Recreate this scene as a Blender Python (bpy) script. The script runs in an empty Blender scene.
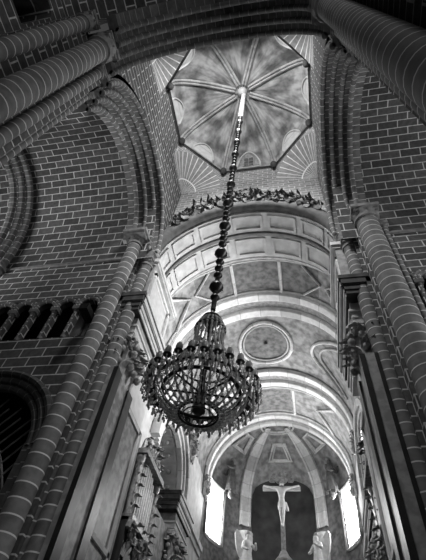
import bpy, math, random
from mathutils import Vector, Matrix
random.seed(7)
PI = math.pi
C = bpy.context.scene.collection
SC = bpy.context.scene
def R(a): return math.radians(a)

# ------------------------------------------------------------------ camera, world, lights, exposure
cam_d = bpy.data.cameras.new('camera')
cam = bpy.data.objects.new('camera', cam_d); C.objects.link(cam)
CAMROT = ((0.98127812, 0.1691111, 0.09216664),
          (0.0828991, -0.8028175, 0.59043357),
          (0.17384186, -0.57173901, -0.8018064))      # world axes seen from the camera
cam.matrix_world = Matrix.Translation((1.36, 0, 1.6)) @ Matrix(CAMROT).transposed().to_4x4()
cam_d.sensor_fit = 'VERTICAL'; cam_d.sensor_height = 36.0
cam_d.lens = 427.334 / 560 * 36
cam_d.clip_start = 0.05
SC.camera = cam
SC.view_settings.view_transform = 'Standard'
SC.view_settings.look = 'None'
SC.view_settings.exposure = 0.0
SC.view_settings.gamma = 1.0
SC.view_settings.use_curve_mapping = False
w = bpy.data.worlds.new('world'); SC.world = w; w.use_nodes = True
w.node_tree.nodes['Background'].inputs[0].default_value = (1, 1, 1, 1)
w.node_tree.nodes['Background'].inputs[1].default_value = 0.05

def area(name, loc, target, sx, sy, power, spread=180):
    l = bpy.data.lights.new(name, 'AREA'); l.shape = 'RECTANGLE'; l.size = sx; l.size_y = sy; l.energy = power
    l.spread = R(spread)
    o = bpy.data.objects.new(name, l); C.objects.link(o); o.location = loc
    o.rotation_euler = (Vector(target) - Vector(loc)).to_track_quat('-Z', 'Y').to_euler()
    return o
area('nave_high_fill', (3.1, -3.0, 12.2), (-3.2, 1.6, 11.0), 1.6, 2.2, 75)  # unseen lamp added high in the nave to lift the left near pier
area('nave_rear_fill', (0.5, -9, 11), (0, 6, 14), 4, 5, 55)  # added fill from behind the camera, no window built here
area('right_transept_window_light', (11, 4.2, 9), (3.5, 5.5, 12.8), 3, 5, 430)
area('left_transept_window_light', (-11.5, 4.2, 10), (-7, 6.0, 14), 3, 4, 120, 75)
area('right_chancel_window_light', (4.55, 14.8, 10.3), (-3.4, 9.4, 13.6), 2.0, 1.4, 620, 80)
area('apse_window_light_left', (-3.2, 22.3, 12.2), (1.0, 12, 16.5), 1.2, 2.6, 330, 110)
area('apse_window_light_right', (3.2, 22.3, 12.2), (-1.0, 12, 16.5), 1.2, 2.6, 330, 110)
area('lantern_window_light', (0.0, 1.95, 20.3), (0, 7.2, 18.2), 2.4, 0.7, 280)
area('lantern_low_fill', (0.0, 1.9, 19.6), (0, 7.2, 13.8), 2.0, 0.5, 230, 70)  # second lamp added below the ring to brighten the far piers

# ------------------------------------------------------------------ materials (all grey: the photograph has no colour)
def newmat(name):
    m = bpy.data.materials.new(name); m.use_nodes = True
    nt = m.node_tree; nt.nodes.clear()
    out = nt.nodes.new('ShaderNodeOutputMaterial'); b = nt.nodes.new('ShaderNodeBsdfPrincipled')
    nt.links.new(b.outputs[0], out.inputs[0])
    return m, nt, b
def g(v): return (v, v, v, 1)
def noise_ramp(nt, scale, lo, hi, detail=6, coord='Object', p0=0.3, p1=0.7, stretch=None):
    tc = nt.nodes.new('ShaderNodeTexCoord'); n = nt.nodes.new('ShaderNodeTexNoise')
    n.inputs['Scale'].default_value = scale; n.inputs['Detail'].default_value = detail
    src = tc.outputs[coord]
    if stretch:
        mp = nt.nodes.new('ShaderNodeMapping'); mp.inputs['Scale'].default_value = stretch
        nt.links.new(src, mp.inputs[0]); src = mp.outputs[0]
    nt.links.new(src, n.inputs['Vector'])
    r = nt.nodes.new('ShaderNodeValToRGB')
    r.color_ramp.elements[0].position = p0; r.color_ramp.elements[0].color = g(lo)
    r.color_ramp.elements[1].position = p1; r.color_ramp.elements[1].color = g(hi)
    nt.links.new(n.outputs[0], r.inputs[0])
    return r.outputs[0], n.outputs[0]
def bump(nt, b, h, strength, dist=0.02):
    bp = nt.nodes.new('ShaderNodeBump'); bp.inputs['Strength'].default_value = strength
    bp.inputs['Distance'].default_value = dist
    nt.links.new(h, bp.inputs['Height']); nt.links.new(bp.outputs[0], b.inputs['Normal'])
def mul(nt, a, c):
    m = nt.nodes.new('ShaderNodeMixRGB'); m.blend_type = 'MULTIPLY'; m.inputs[0].default_value = 1
    nt.links.new(a, m.inputs[1]); nt.links.new(c, m.inputs[2]); return m.outputs[0]
def stone(name, lo, hi, scale=3, rough=0.8, bmp=0.3, spec=0.3, p0=0.3, p1=0.7, stretch=None):
    m, nt, b = newmat(name)
    c, h = noise_ramp(nt, scale, lo, hi, p0=p0, p1=p1, stretch=stretch)
    nt.links.new(c, b.inputs['Base Color']); b.inputs['Roughness'].default_value = rough
    b.inputs['Specular IOR Level'].default_value = spec
    if bmp: bump(nt, b, h, bmp)
    return m
def brick(name, c1, c2, mortar, bw=0.62, bh=0.3, ms=0.014, bias=0.0):
    m, nt, b = newmat(name)
    uv = nt.nodes.new('ShaderNodeUVMap'); br = nt.nodes.new('ShaderNodeTexBrick')
    nt.links.new(uv.outputs[0], br.inputs['Vector'])
    br.inputs['Scale'].default_value = 1; br.inputs['Brick Width'].default_value = bw
    br.inputs['Row Height'].default_value = bh; br.inputs['Mortar Size'].default_value = ms
    br.inputs['Mortar Smooth'].default_value = 0.2; br.inputs['Bias'].default_value = bias
    br.inputs['Color1'].default_value = g(c1); br.inputs['Color2'].default_value = g(c2)
    br.inputs['Mortar'].default_value = g(mortar)
    c, h = noise_ramp(nt, 9, 0.6, 1.0)
    nt.links.new(mul(nt, br.outputs[0], c), b.inputs['Base Color'])
    b.inputs['Roughness'].default_value = 0.85; b.inputs['Specular IOR Level'].default_value = 0.25
    bump(nt, b, h, 0.25)
    return m
def jointed(name, lo, hi, joint, pitch=0.42, width=0.03, axis=1, rough=0.75, scale=6):
    # stone drums / voussoirs: pale mortar lines across the length (UV), every block its own tone
    m, nt, b = newmat(name)
    uv = nt.nodes.new('ShaderNodeUVMap'); sp = nt.nodes.new('ShaderNodeSeparateXYZ')
    nt.links.new(uv.outputs[0], sp.inputs[0])
    def math_(op, a, v):
        n = nt.nodes.new('ShaderNodeMath'); n.operation = op
        nt.links.new(a, n.inputs[0]); n.inputs[1].default_value = v; return n.outputs[0]
    q = math_('DIVIDE', sp.outputs[axis], pitch)
    fr = math_('FRACT', q, 0); fl = math_('FLOOR', q, 0)
    ln = math_('LESS_THAN', fr, width / pitch)
    wn = nt.nodes.new('ShaderNodeTexWhiteNoise'); wn.noise_dimensions = '1D'
    nt.links.new(fl, wn.inputs['W'])
    tone = math_('MULTIPLY_ADD', wn.outputs['Value'], 0.35); tone.node.inputs[2].default_value = 0.65
    c, h = noise_ramp(nt, scale, lo, hi)
    c = mul(nt, c, tone)
    mx = nt.nodes.new('ShaderNodeMixRGB'); nt.links.new(ln, mx.inputs[0]); nt.links.new(c, mx.inputs[1])
    mx.inputs[2].default_value = g(joint)
    nt.links.new(mx.outputs[0], b.inputs['Base Color']); b.inputs['Roughness'].default_value = rough
    b.inputs['Specular IOR Level'].default_value = 0.3
    bump(nt, b, h, 0.25)
    return m
def plain(name, v, rough=0.5, metal=0.0, trans=0.0, spec=0.5):
    m, nt, b = newmat(name)
    c, h = noise_ramp(nt, 14, v * 0.75, min(v * 1.15, 1))
    nt.links.new(c, b.inputs['Base Color'])
    b.inputs['Roughness'].default_value = rough; b.inputs['Metallic'].default_value = metal
    b.inputs['Transmission Weight'].default_value = trans; b.inputs['Specular IOR Level'].default_value = spec
    return m
def emit(name, v, s):
    m, nt, b = newmat(name)
    b.inputs['Base Color'].default_value = g(v); b.inputs['Emission Color'].default_value = g(1)
    b.inputs['Emission Strength'].default_value = s
    return m
M = dict(
    brick=brick('granite_ashlar', 0.07, 0.125, 0.66, 0.62, 0.3, 0.017),
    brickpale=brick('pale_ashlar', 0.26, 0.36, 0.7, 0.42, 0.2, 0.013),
    squinch=None,
    shaft=jointed('shaft_stone', 0.13, 0.22, 0.6, 0.27, 0.026),
    thinshaft=jointed('thin_shaft_stone', 0.12, 0.2, 0.55, 0.25, 0.026),
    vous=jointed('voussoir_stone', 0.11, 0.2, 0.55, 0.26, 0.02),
    vous_shade=jointed('shaded_voussoir_stone', 0.05, 0.1, 0.18, 0.28, 0.02),  # shaded copy of the voussoir stone, its mortar darkened too
    cap=stone('capital_stone', 0.12, 0.24, 8),
    dome=None, drum=stone('drum_plaster', 0.22, 0.5, 2.0, bmp=0.2, p0=0.3, p1=0.66, stretch=(1, 1, 0.25)),
    rib=jointed('rib_stone', 0.36, 0.5, 0.3, 0.5, 0.02),
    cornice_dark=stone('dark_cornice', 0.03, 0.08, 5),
    fresco=stone('fresco', 0.16, 0.36, 3.2, bmp=0.0, p0=0.36, p1=0.64),
    frescodark=stone('dark_fresco', 0.10, 0.22, 4, bmp=0.0, p0=0.36, p1=0.64),
    white=jointed('white_marble', 0.62, 0.78, 0.35, 0.95, 0.03, rough=0.5),
    marble=stone('pale_marble', 0.42, 0.62, 3, 0.65, 0.05),
    grey=stone('grey_marble', 0.22, 0.34, 5, 0.7, 0.03, p0=0.4, p1=0.6),
    mottled=stone('mottled_marble', 0.14, 0.3, 5, 0.42, 0.02, p0=0.42, p1=0.6),
    black=stone('black_marble', 0.01, 0.025, 4, 0.35, 0.0),
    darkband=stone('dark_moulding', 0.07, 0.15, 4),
    statue=stone('statue_marble', 0.5, 0.7, 6, 0.5, 0.1),
    carved=stone('carved_stone', 0.16, 0.34, 7, 0.6, 0.4),
    leaf=stone('acanthus_stone', 0.2, 0.42, 9, 0.6, 0.4),
    crest=stone('dark_crest', 0.05, 0.16, 9, 0.5, 0.4),
    wood=stone('dark_wood', 0.02, 0.06, 9, 0.4, 0.2, stretch=(1, 1, 0.2)),
    gilt=stone('dull_gilding', 0.10, 0.35, 9, 0.35, 0.3),
    iron=plain('black_iron', 0.02, 0.4, 0.6),
    bronze=plain('dark_bronze', 0.06, 0.35, 0.7),
    crystal=plain('cut_crystal', 0.6, 0.12, 0.0, 0.0, 0.9),
    pipe=plain('tin_pipe', 0.62, 0.45, 0.4),
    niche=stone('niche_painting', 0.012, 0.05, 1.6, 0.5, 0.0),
    floor=stone('floor_stone', 0.2, 0.3, 2),
    pane=emit('daylight_pane', 0.9, 14.0),
    domepane=emit('lantern_pane', 0.9, 0.55),
    void=plain('unlit_recess', 0.01, 0.9),  # near-black, the unlit depth of the openings put into the colour
)
def squinch_mat():
    m, nt, b = newmat('squinch_fan')
    uv = nt.nodes.new('ShaderNodeUVMap'); sp = nt.nodes.new('ShaderNodeSeparateXYZ'); nt.links.new(uv.outputs[0], sp.inputs[0])
    def math_(op, a, v):
        n = nt.nodes.new('ShaderNodeMath'); n.operation = op
        nt.links.new(a, n.inputs[0]); n.inputs[1].default_value = v; return n.outputs[0]
    fr = math_('FRACT', sp.outputs[0], 0)
    ln = math_('LESS_THAN', fr, 0.16)
    a = math_('SUBTRACT', sp.outputs[1], 0.36); a = math_('ABSOLUTE', a, 0); a = math_('LESS_THAN', a, 0.015)
    mx0 = nt.nodes.new('ShaderNodeMath'); mx0.operation = 'MAXIMUM'; nt.links.new(ln, mx0.inputs[0]); nt.links.new(a, mx0.inputs[1])
    c, h = noise_ramp(nt, 5, 0.2, 0.34)
    mx = nt.nodes.new('ShaderNodeMixRGB'); nt.links.new(mx0.outputs[0], mx.inputs[0]); nt.links.new(c, mx.inputs[1])
    mx.inputs[2].default_value = g(0.8)
    nt.links.new(mx.outputs[0], b.inputs['Base Color']); b.inputs['Roughness'].default_value = 0.85
    return m
M['squinch'] = squinch_mat()
def dome_mat():
    m, nt, b = newmat('dome_plaster')
    uv = nt.nodes.new('ShaderNodeUVMap')
    def nz(sx, sy, lo, hi, p0, p1, det):
        mp = nt.nodes.new('ShaderNodeMapping'); mp.inputs['Scale'].default_value = (sx, sy, 1); nt.links.new(uv.outputs[0], mp.inputs[0])
        n = nt.nodes.new('ShaderNodeTexNoise'); n.inputs['Scale'].default_value = 1; n.inputs['Detail'].default_value = det; nt.links.new(mp.outputs[0], n.inputs['Vector'])
        r = nt.nodes.new('ShaderNodeValToRGB'); r.color_ramp.elements[0].position = p0; r.color_ramp.elements[0].color = g(lo)
        r.color_ramp.elements[1].position = p1; r.color_ramp.elements[1].color = g(hi); nt.links.new(n.outputs[0], r.inputs[0]); return r.outputs[0]
    c = mul(nt, nz(1.1, 1.6, 0.13, 0.5, 0.36, 0.62, 3), nz(4.5, 2.2, 0.55, 1.0, 0.35, 0.6, 8))
    nt.links.new(c, b.inputs['Base Color']); b.inputs['Roughness'].default_value = 0.9
    return m
M['dome'] = dome_mat()

# ------------------------------------------------------------------ mesh builder
class MB:
    def __init__(s): s.v = []; s.f = []; s.u = []
    def add(s, vs, fs, us=None):
        b = len(s.v); s.v += [tuple(p) for p in vs]
        for i, f in enumerate(fs):
            s.f.append(tuple(b + k for k in f)); s.u.append(us[i] if us else None)
        return s
    def grid(s, P, U=None, closed=False):
        n, m = len(P), len(P[0]); vs = [p for row in P for p in row]; fs = []; us = []
        for i in range(n - 1):
            for j in range(m if closed else m - 1):
                k = (j + 1) % m
                fs.append((i * m + j, i * m + k, (i + 1) * m + k, (i + 1) * m + j))
                if U:
                    uj = U[i][j + 1] if (k == 0 and closed) else None
                    us.append((U[i][j], U[i][k] if k else U[i][-1], U[i + 1][k] if k else U[i + 1][-1], U[i + 1][j]))
        return s.add(vs, fs, us if U else None)
    def hexa(s, p):      # p: 4 bottom, 4 top corners
        return s.add(p, [(0, 3, 2, 1), (4, 5, 6, 7), (0, 1, 5, 4), (1, 2, 6, 5), (2, 3, 7, 6), (3, 0, 4, 7)])
    def box(s, x0, x1, y0, y1, z0, z1):
        x0, x1 = min(x0, x1), max(x0, x1); y0, y1 = min(y0, y1), max(y0, y1)
        return s.hexa([(x0, y0, z0), (x1, y0, z0), (x1, y1, z0), (x0, y1, z0), (x0, y0, z1), (x1, y0, z1), (x1, y1, z1), (x0, y1, z1)])
    def lathe(s, prof, c=(0, 0, 0), n=16, caps=True):
        P = []; U = []; L = 0
        for i, (r, z) in enumerate(prof):
            P.append([(c[0] + r * math.cos(2 * PI * k / n), c[1] + r * math.sin(2 * PI * k / n), c[2] + z) for k in range(n)])
            U.append([(k * r * 2 * PI / n, c[2] + z) for k in range(n + 1)])
        vs = [p for row in P for p in row]; fs = []; us = []
        for i in range(len(P) - 1):
            for k in range(n):
                k2 = (k + 1) % n
                fs.append((i * n + k, i * n + k2, (i + 1) * n + k2, (i + 1) * n + k)); us.append((U[i][k], U[i][k + 1], U[i + 1][k + 1], U[i + 1][k]))
        if caps:
            for i, rev in ((0, True), (len(P) - 1, False)):
                f = [i * n + k for k in range(n)]
                fs.append(tuple(reversed(f)) if rev else tuple(f)); us.append(tuple((0.0, P[i][0][2]) for _ in f))
        return s.add(vs, fs, us)
    def tube(s, path, rad, n=8, closed=False, caps=True, ref=(0, 0, 1)):
        path = [Vector(p) for p in path]; m = len(path); rows = []; U = []; L = 0
        rf = Vector(ref)
        for i, p in enumerate(path):
            a = path[(i - 1) % m] if (closed or i > 0) else path[i]; b = path[(i + 1) % m] if (closed or i < m - 1) else path[i]
            t = (b - a).normalized()
            x = t.cross(rf)
            if x.length < 1e-3: x = t.cross(Vector((0.3, 0.9, 0.1)))
            x.normalize(); y = x.cross(t)
            if i: L += (p - path[i - 1]).length
            r = rad(i / (m - 1)) if callable(rad) else rad
            rows.append([p + x * r * math.cos(2 * PI * k / n) + y * r * math.sin(2 * PI * k / n) for k in range(n)])
            U.append([(k * r * 2 * PI / n, L) for k in range(n + 1)])
        if closed: rows.append(rows[0]); U.append([(u, L + 0.1) for u, _ in U[0]])
        vs = [p for row in rows for p in row]; fs = []; us = []
        for i in range(len(rows) - 1):
            for k in range(n):
                k2 = (k + 1) % n
                fs.append((i * n + k, i * n + k2, (i + 1) * n + k2, (i + 1) * n + k)); us.append((U[i][k], U[i][k + 1], U[i + 1][k + 1], U[i + 1][k]))
        if caps and not closed:
            e = (len(rows) - 1) * n
            fs.append(tuple(range(n - 1, -1, -1))); us.append(tuple((0, 0) for _ in range(n)))
            fs.append(tuple(e + k for k in range(n))); us.append(tuple((0, L) for _ in range(n)))
        return s.add(vs, fs, us)
    def ball(s, c, r, n=8, m=6, sq=(1, 1, 1)):
        prof = [(r * math.sin(PI * i / m) + 1e-4, -r * math.cos(PI * i / m)) for i in range(m + 1)]
        b = len(s.v); s.lathe(prof, (0, 0, 0), n, caps=False)
        for i in range(b, len(s.v)):
            p = s.v[i]; s.v[i] = (c[0] + p[0] * sq[0], c[1] + p[1] * sq[1], c[2] + p[2] * sq[2])
        return s
    def arc(s, axis, a0, z0, prof, t0=0.0, t1=PI, n=48, kz=1.0, closed=False):
        # sweep a profile [(depth along the axis, radius)] round a half circle in the plane across the axis
        P = []; U = []; l = 0; ls = []
        for i, q in enumerate(prof):
            if i: l += math.dist(q, prof[i - 1])
            ls.append(l)
        rm = sum(q[1] for q in prof) / len(prof)
        for k in range(n + 1):
            t = t0 + (t1 - t0) * k / n; row = []
            for d, r in prof:
                a = a0 + r * math.cos(t); z = z0 + r * math.sin(t) * kz
                row.append((d, a, z) if axis == 'X' else (a, d, z))
            P.append(row); U.append([(ls[i], rm * t) for i in range(len(prof))])
        if closed:
            vs = [p for row in P for p in row]; m = len(prof); fs = []; us = []
            for i in range(n):
                for j in range(m):
                    k = (j + 1) % m
                    fs.append((i * m + j, i * m + k, (i + 1) * m + k, (i + 1) * m + j))
                    us.append((U[i][j], U[i][k], U[i + 1][k], U[i + 1][j]))
            fs += [tuple(range(m)), tuple(n * m + j for j in range(m))]; us += [tuple(U[0]), tuple(U[n])]
            return s.add(vs, fs, us)
        return s.grid(P, U)
    def leaf(s, base, up, out, h, wd, curl=0.5, n=5):
        # a curved acanthus leaf: stands along up, tip curls along out
        base = Vector(base); up = Vector(up).normalized(); out = Vector(out).normalized(); side = up.cross(out).normalized()
        front = []; back = []
        for i in range(n + 1):
            t = i / n; ww = wd * (0.55 + 0.75 * math.sin(PI * min(t * 0.85 + 0.1, 1)) * (1 if i % 2 == 0 else 0.78)) * (1 - 0.65 * t * t)
            c = base + up * h * (math.sin(t * 1.9) / math.sin(1.57) if t < 0.83 else 1 - (t - 0.83) * 0.9) + out * h * curl * t ** 2.2
            front.append([c - side * ww / 2 - out * 0.12 * wd, c + out * 0.12 * wd, c + side * ww / 2 - out * 0.12 * wd])
            back.append([p - out * 0.16 * wd for p in front[-1]])
        P = [f + b[::-1] for f, b in zip(front, back)]
        return s.grid(P, None, closed=True)
    def scroll(s, c, ax, ay, r0, turns, thick, sgn=1, n=26):
        c = Vector(c); ax = Vector(ax).normalized(); ay = Vector(ay).normalized(); pts = []
        for i in range(n + 1):
            t = i / n; a = sgn * t * turns * 2 * PI; r = r0 * (1 - 0.85 * t)
            pts.append(c + ax * r * math.cos(a) + ay * r * math.sin(a))
        return s.tube(pts, lambda t: thick * (1 - 0.5 * t), 6)
    def build(s, name, mat, parent=None, angle=38):
        me = bpy.data.meshes.new(name); me.from_pydata(s.v, [], s.f)
        uvl = me.uv_layers.new(name='UVMap')
        for p in me.polygons:
            u = s.u[p.index]
            if u is None:
                nx, ny, nz = [abs(k) for k in p.normal]
                for li in p.loop_indices:
                    co = me.vertices[me.loops[li].vertex_index].co
                    uvl.data[li].uv = (co.y, co.z) if (nx >= ny and nx >= nz) else ((co.x, co.z) if ny >= nz else (co.x, co.y))
            else:
                for k, li in enumerate(p.loop_indices): uvl.data[li].uv = u[k]
        me.polygons.foreach_set('use_smooth', [True] * len(me.polygons))
        try: me.set_sharp_from_angle(angle=R(angle))
        except Exception: pass
        me.materials.append(M[mat]); me.update()
        o = bpy.data.objects.new(name, me); C.objects.link(o)
        if parent: o.parent = parent; o.matrix_parent_inverse = Matrix.Translation(parent.location).inverted()
        return o
def thing(name, loc, label, cat, group=None):
    o = bpy.data.objects.new(name, None); C.objects.link(o); o.location = loc
    o.empty_display_size = 0.2
    o['label'] = label; o['category'] = cat
    if group: o['group'] = group
    return o
def tag(o, label, cat, group=None):
    o['label'] = label; o['category'] = cat
    if group: o['group'] = group
    return o
def struct(name, mb, mat, parent=None):
    o = mb.build(name, mat, parent)
    if not parent: o['kind'] = 'structure'
    return o
def copy_tree(o, loc):
    c = o.copy(); C.objects.link(c); c.location = loc
    for ch in o.children:
        d = ch.copy(); C.objects.link(d); d.parent = c
        for k in ch.children:
            e = k.copy(); C.objects.link(e); e.parent = d
    return c
def cut(o, cutters):
    # boolean the openings out of a wall, then keep only the finished mesh
    for mb in cutters:
        c = mb.build('opening_cutter', 'void')
        md = o.modifiers.new('b', 'BOOLEAN'); md.operation = 'DIFFERENCE'; md.solver = 'EXACT'; md.object = c
        dg = bpy.context.evaluated_depsgraph_get(); dg.update()
        me = bpy.data.meshes.new_from_object(o.evaluated_get(dg))
        o.modifiers.clear(); old = o.data; o.data = me; bpy.data.meshes.remove(old)
        bpy.data.objects.remove(c)
    me = o.data; uvl = me.uv_layers[0]
    for p in me.polygons:
        nx, ny, nz = [abs(k) for k in p.normal]
        for li in p.loop_indices:
            co = me.vertices[me.loops[li].vertex_index].co
            uvl.data[li].uv = (co.y, co.z) if (nx >= ny and nx >= nz) else ((co.x, co.z) if ny >= nz else (co.x, co.y))
        p.use_smooth = False
def arch_prism(axis, a0, z0, w2, zs, d0, d1, n=14):
    # a round-headed opening: half width w2, sill z0, springing zs, extruded along axis from d0 to d1
    pts = [(a0 - w2, z0), (a0 + w2, z0)] + [(a0 + w2 * math.cos(PI * k / n), zs + w2 * math.sin(PI * k / n)) for k in range(n + 1)]
    vs = [((d, a, z) if axis == 'X' else (a, d, z)) for d in (d0, d1) for a, z in pts]; m = len(pts)
    fs = [tuple(range(m)), tuple(range(2 * m - 1, m - 1, -1))] + [(i, (i + 1) % m + m * 0, (i + 1) % m + m, i + m) for i in range(m)]
    # make the winding consistent
    mb = MB(); mb.add(vs, fs)
    import bmesh
    me = bpy.data.meshes.new('t'); me.from_pydata(mb.v, [], mb.f); bm = bmesh.new(); bm.from_mesh(me)
    bmesh.ops.recalc_face_normals(bm, faces=bm.faces)
    mb2 = MB(); bm.verts.ensure_lookup_table()
    mb2.add([v.co[:] for v in bm.verts], [tuple(v.index for v in f.verts) for f in bm.faces]); bm.free(); bpy.data.meshes.remove(me)
    return mb2
SIDE = {-1: 'left', 1: 'right'}

# ------------------------------------------------------------------ key sizes
YC = 4.45          # centre of the crossing
HZ = 2.85          # half width of the crossing, ring of the lantern
ZR = 20.0          # lantern ring
VS = 13.07         # springing of the chancel vault
VR = 3.72          # its radius
NG = {-1: 6, 1: 2}    # gallery openings the picture can see
# ------------------------------------------------------------------ structure: floor, transepts, nave, crossing
struct('floor', MB().box(-14, 14, -12, 26, -0.2, 0), 'floor')
for s in (-1, 1):
    nm = SIDE[s]
    wall = struct('wall_%s_transept' % nm, MB().box(s * 3.4, s * 12.5, 6.68, 6.86, 0, 12.45), 'brick')
    cuts = []
    for k in range(NG[s]):
        xc = 4.06 + 0.655 * k
        cuts.append(arch_prism('Y', s * xc, 9.05, 0.275, 10.25, 6.3, 8))
    if s < 0: cuts.append(arch_prism('Y', s * 5.35, 0.0, 1.5, 6.0, 6.3, 8))
    cut(wall, cuts)
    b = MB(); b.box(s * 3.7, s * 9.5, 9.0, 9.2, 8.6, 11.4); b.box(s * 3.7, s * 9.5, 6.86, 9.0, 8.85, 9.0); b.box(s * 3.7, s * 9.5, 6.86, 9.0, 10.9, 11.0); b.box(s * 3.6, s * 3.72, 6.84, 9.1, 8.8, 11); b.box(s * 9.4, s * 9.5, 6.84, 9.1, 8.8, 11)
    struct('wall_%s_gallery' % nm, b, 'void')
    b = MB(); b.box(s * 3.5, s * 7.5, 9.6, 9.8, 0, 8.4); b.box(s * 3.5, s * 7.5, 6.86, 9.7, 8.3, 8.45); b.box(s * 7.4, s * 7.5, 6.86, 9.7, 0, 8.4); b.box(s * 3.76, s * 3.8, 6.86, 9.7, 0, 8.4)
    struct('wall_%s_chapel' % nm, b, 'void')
    # string course and pointed barrel over the transept
    struct('trim_%s_string_course' % nm, MB().box(s * 3.5, s * 12.5, 6.62, 6.72, 12.44, 12.54), 'cap')
    b = MB(); P = []; U = []
    for k in range(33):
        t = PI * k / 32; P.append([(s * x, 4.25 + 2.45 * math.cos(t), 12.5 + 4.0 * math.sin(t) ** 0.92) for x in (3.0, 12.5)])
        U.append([(x, 3.35 * t) for x in (3.0, 12.5)])
    b.grid(P, U); struct('ceiling_%s_transept' % nm, b, 'brick')
    struct('wall_%s_transept_near' % nm, MB().box(s * 3.4, s * 12.5, 1.4, 1.85, 0, 12.5), 'brick')
    # nave wall with an upper opening, beside the camera
    wn = struct('wall_%s_nave' % nm, MB().box(s * 3.35, s * 4.2, -9, 1.2, 0, 13.2), 'brick')
    if s < 0:
        cut(wn, [arch_prism('X', -0.1, 10.9, 0.24, 12.25, -5, -3)])
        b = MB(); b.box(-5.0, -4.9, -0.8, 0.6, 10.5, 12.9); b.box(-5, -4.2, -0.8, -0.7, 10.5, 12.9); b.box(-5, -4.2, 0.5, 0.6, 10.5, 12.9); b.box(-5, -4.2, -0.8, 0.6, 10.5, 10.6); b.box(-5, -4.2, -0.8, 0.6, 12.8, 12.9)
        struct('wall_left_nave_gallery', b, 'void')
    # crossing wall over the transept arch, and upper wall to the lantern ring
    b = MB(); n = 40; P = []
    for k in range(n + 1):
        t = PI * k / n; a = YC + 2.72 * math.cos(t); z = 13.4 + 2.72 * math.sin(t)
        P.append([(s * HZ, a, z), (s * HZ, YC + 2.85 * max(-1, min(1, 1.35 * math.cos(t))), ZR)])
    b.grid(P); struct('wall_%s_crossing' % nm, b, 'brick')
b = MB(); P = []
for k in range(41):
    t = PI * k / 40; P.append([(2.9 * math.cos(t), 7.3, VS + 2.9 * math.sin(t)), (2.85 * max(-1, min(1, 1.35 * math.cos(t))), 7.3, ZR)])
b.grid(P); struct('wall_far_crossing', b, 'brickpale')
b = MB(); P = []
for k in range(41):
    t = PI * k / 40; P.append([(2.72 * math.cos(t), 1.6, 13.4 + 2.72 * math.sin(t)), (2.85 * max(-1, min(1, 1.35 * math.cos(t))), 1.6, ZR)])
b.grid(P); struct('wall_near_crossing', b, 'brickpale')
b = MB(); b.arc('Y', 0, 13.2, [(0.5, 2.6), (0.42, 3.4), (-9, 3.4)], n=32); struct('ceiling_nave', b, 'brick')

# ------------------------------------------------------------------ lantern over the crossing
def octv(r, z, k, y0=YC): a = R(22.5 + 45 * k); q = r / math.cos(R(22.5)); return (q * math.cos(a), y0 + q * math.sin(a), z)
# squinches: half cones fanned across the four corners under the ring
for k, (sx, sy) in enumerate(((1, 1), (-1, 1), (-1, -1), (1, -1))):
    ap = Vector((sx * HZ, YC + sy * HZ, 18.35)); h = HZ * math.tan(R(22.5))
    A = Vector((sx * HZ, YC + sy * h, 18.55)); B = Vector((sx * h, YC + sy * HZ, 18.55)); mid = (A + B) / 2
    P = []; U = []; n = 22
    for j in range(7):
        f = j / 6; row = []; ur = []
        for i in range(n + 1):
            t = PI * i / n; e = mid + (A - mid) * math.cos(t) + Vector((0, 0, 1.38 * math.sin(t)))
            row.append(ap.lerp(e, f)); ur.append((i / n * 13 + 0.08, f))
        P.append(row); U.append(ur)
    b = MB(); b.grid(P, U)
    where = ['far right', 'far left', 'near left', 'near right'][k]
    o = b.build('squinch', 'squinch')
    tag(o, 'fan-ribbed corner squinch under the %s side of the lantern ring' % where, 'squinch', 'squinches under the lantern')
    b = MB(); P = []
    for i in range(n + 1):
        t = PI * i / n; e = mid + (A - mid) * math.cos(t) + Vector((0, 0, 1.38 * math.sin(t)))
        P.append([e, Vector((e.x, e.y, ZR + 0.02))])
    b.grid(P); b.build('spandrel', 'brickpale', o)
# ring cornice
ring = thing('ring_cornice', (0, YC, ZR), 'dark eight-sided moulded cornice ringing the foot of the lantern dome', 'cornice')
P = []
for k in range(8):
    P.append([octv(r, z, k) for r, z in ((HZ + 0.05, ZR), (HZ - 0.02, ZR), (HZ - 0.04, ZR + 0.05), (HZ - 0.08, ZR + 0.06), (HZ - 0.09, ZR + 0.1), (HZ - 0.03, ZR + 0.11), (HZ + 0.05, ZR + 0.11))])
P.append(P[0]); MB().grid(P).build('moulding', 'cornice_dark', ring)
for k in range(8):
    p = Vector(octv(HZ - 0.12, ZR, k)); d = Vector((p.x, p.y - YC, 0)).normalized()
    MB().lathe([(0.03, -0.3), (0.1, -0.22), (0.13, -0.05), (0.14, 0.0), (0.14, 0.12), (0.08, 0.14)], p - d * 0.02, 10).build('corbel', 'cornice_dark', ring)
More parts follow.
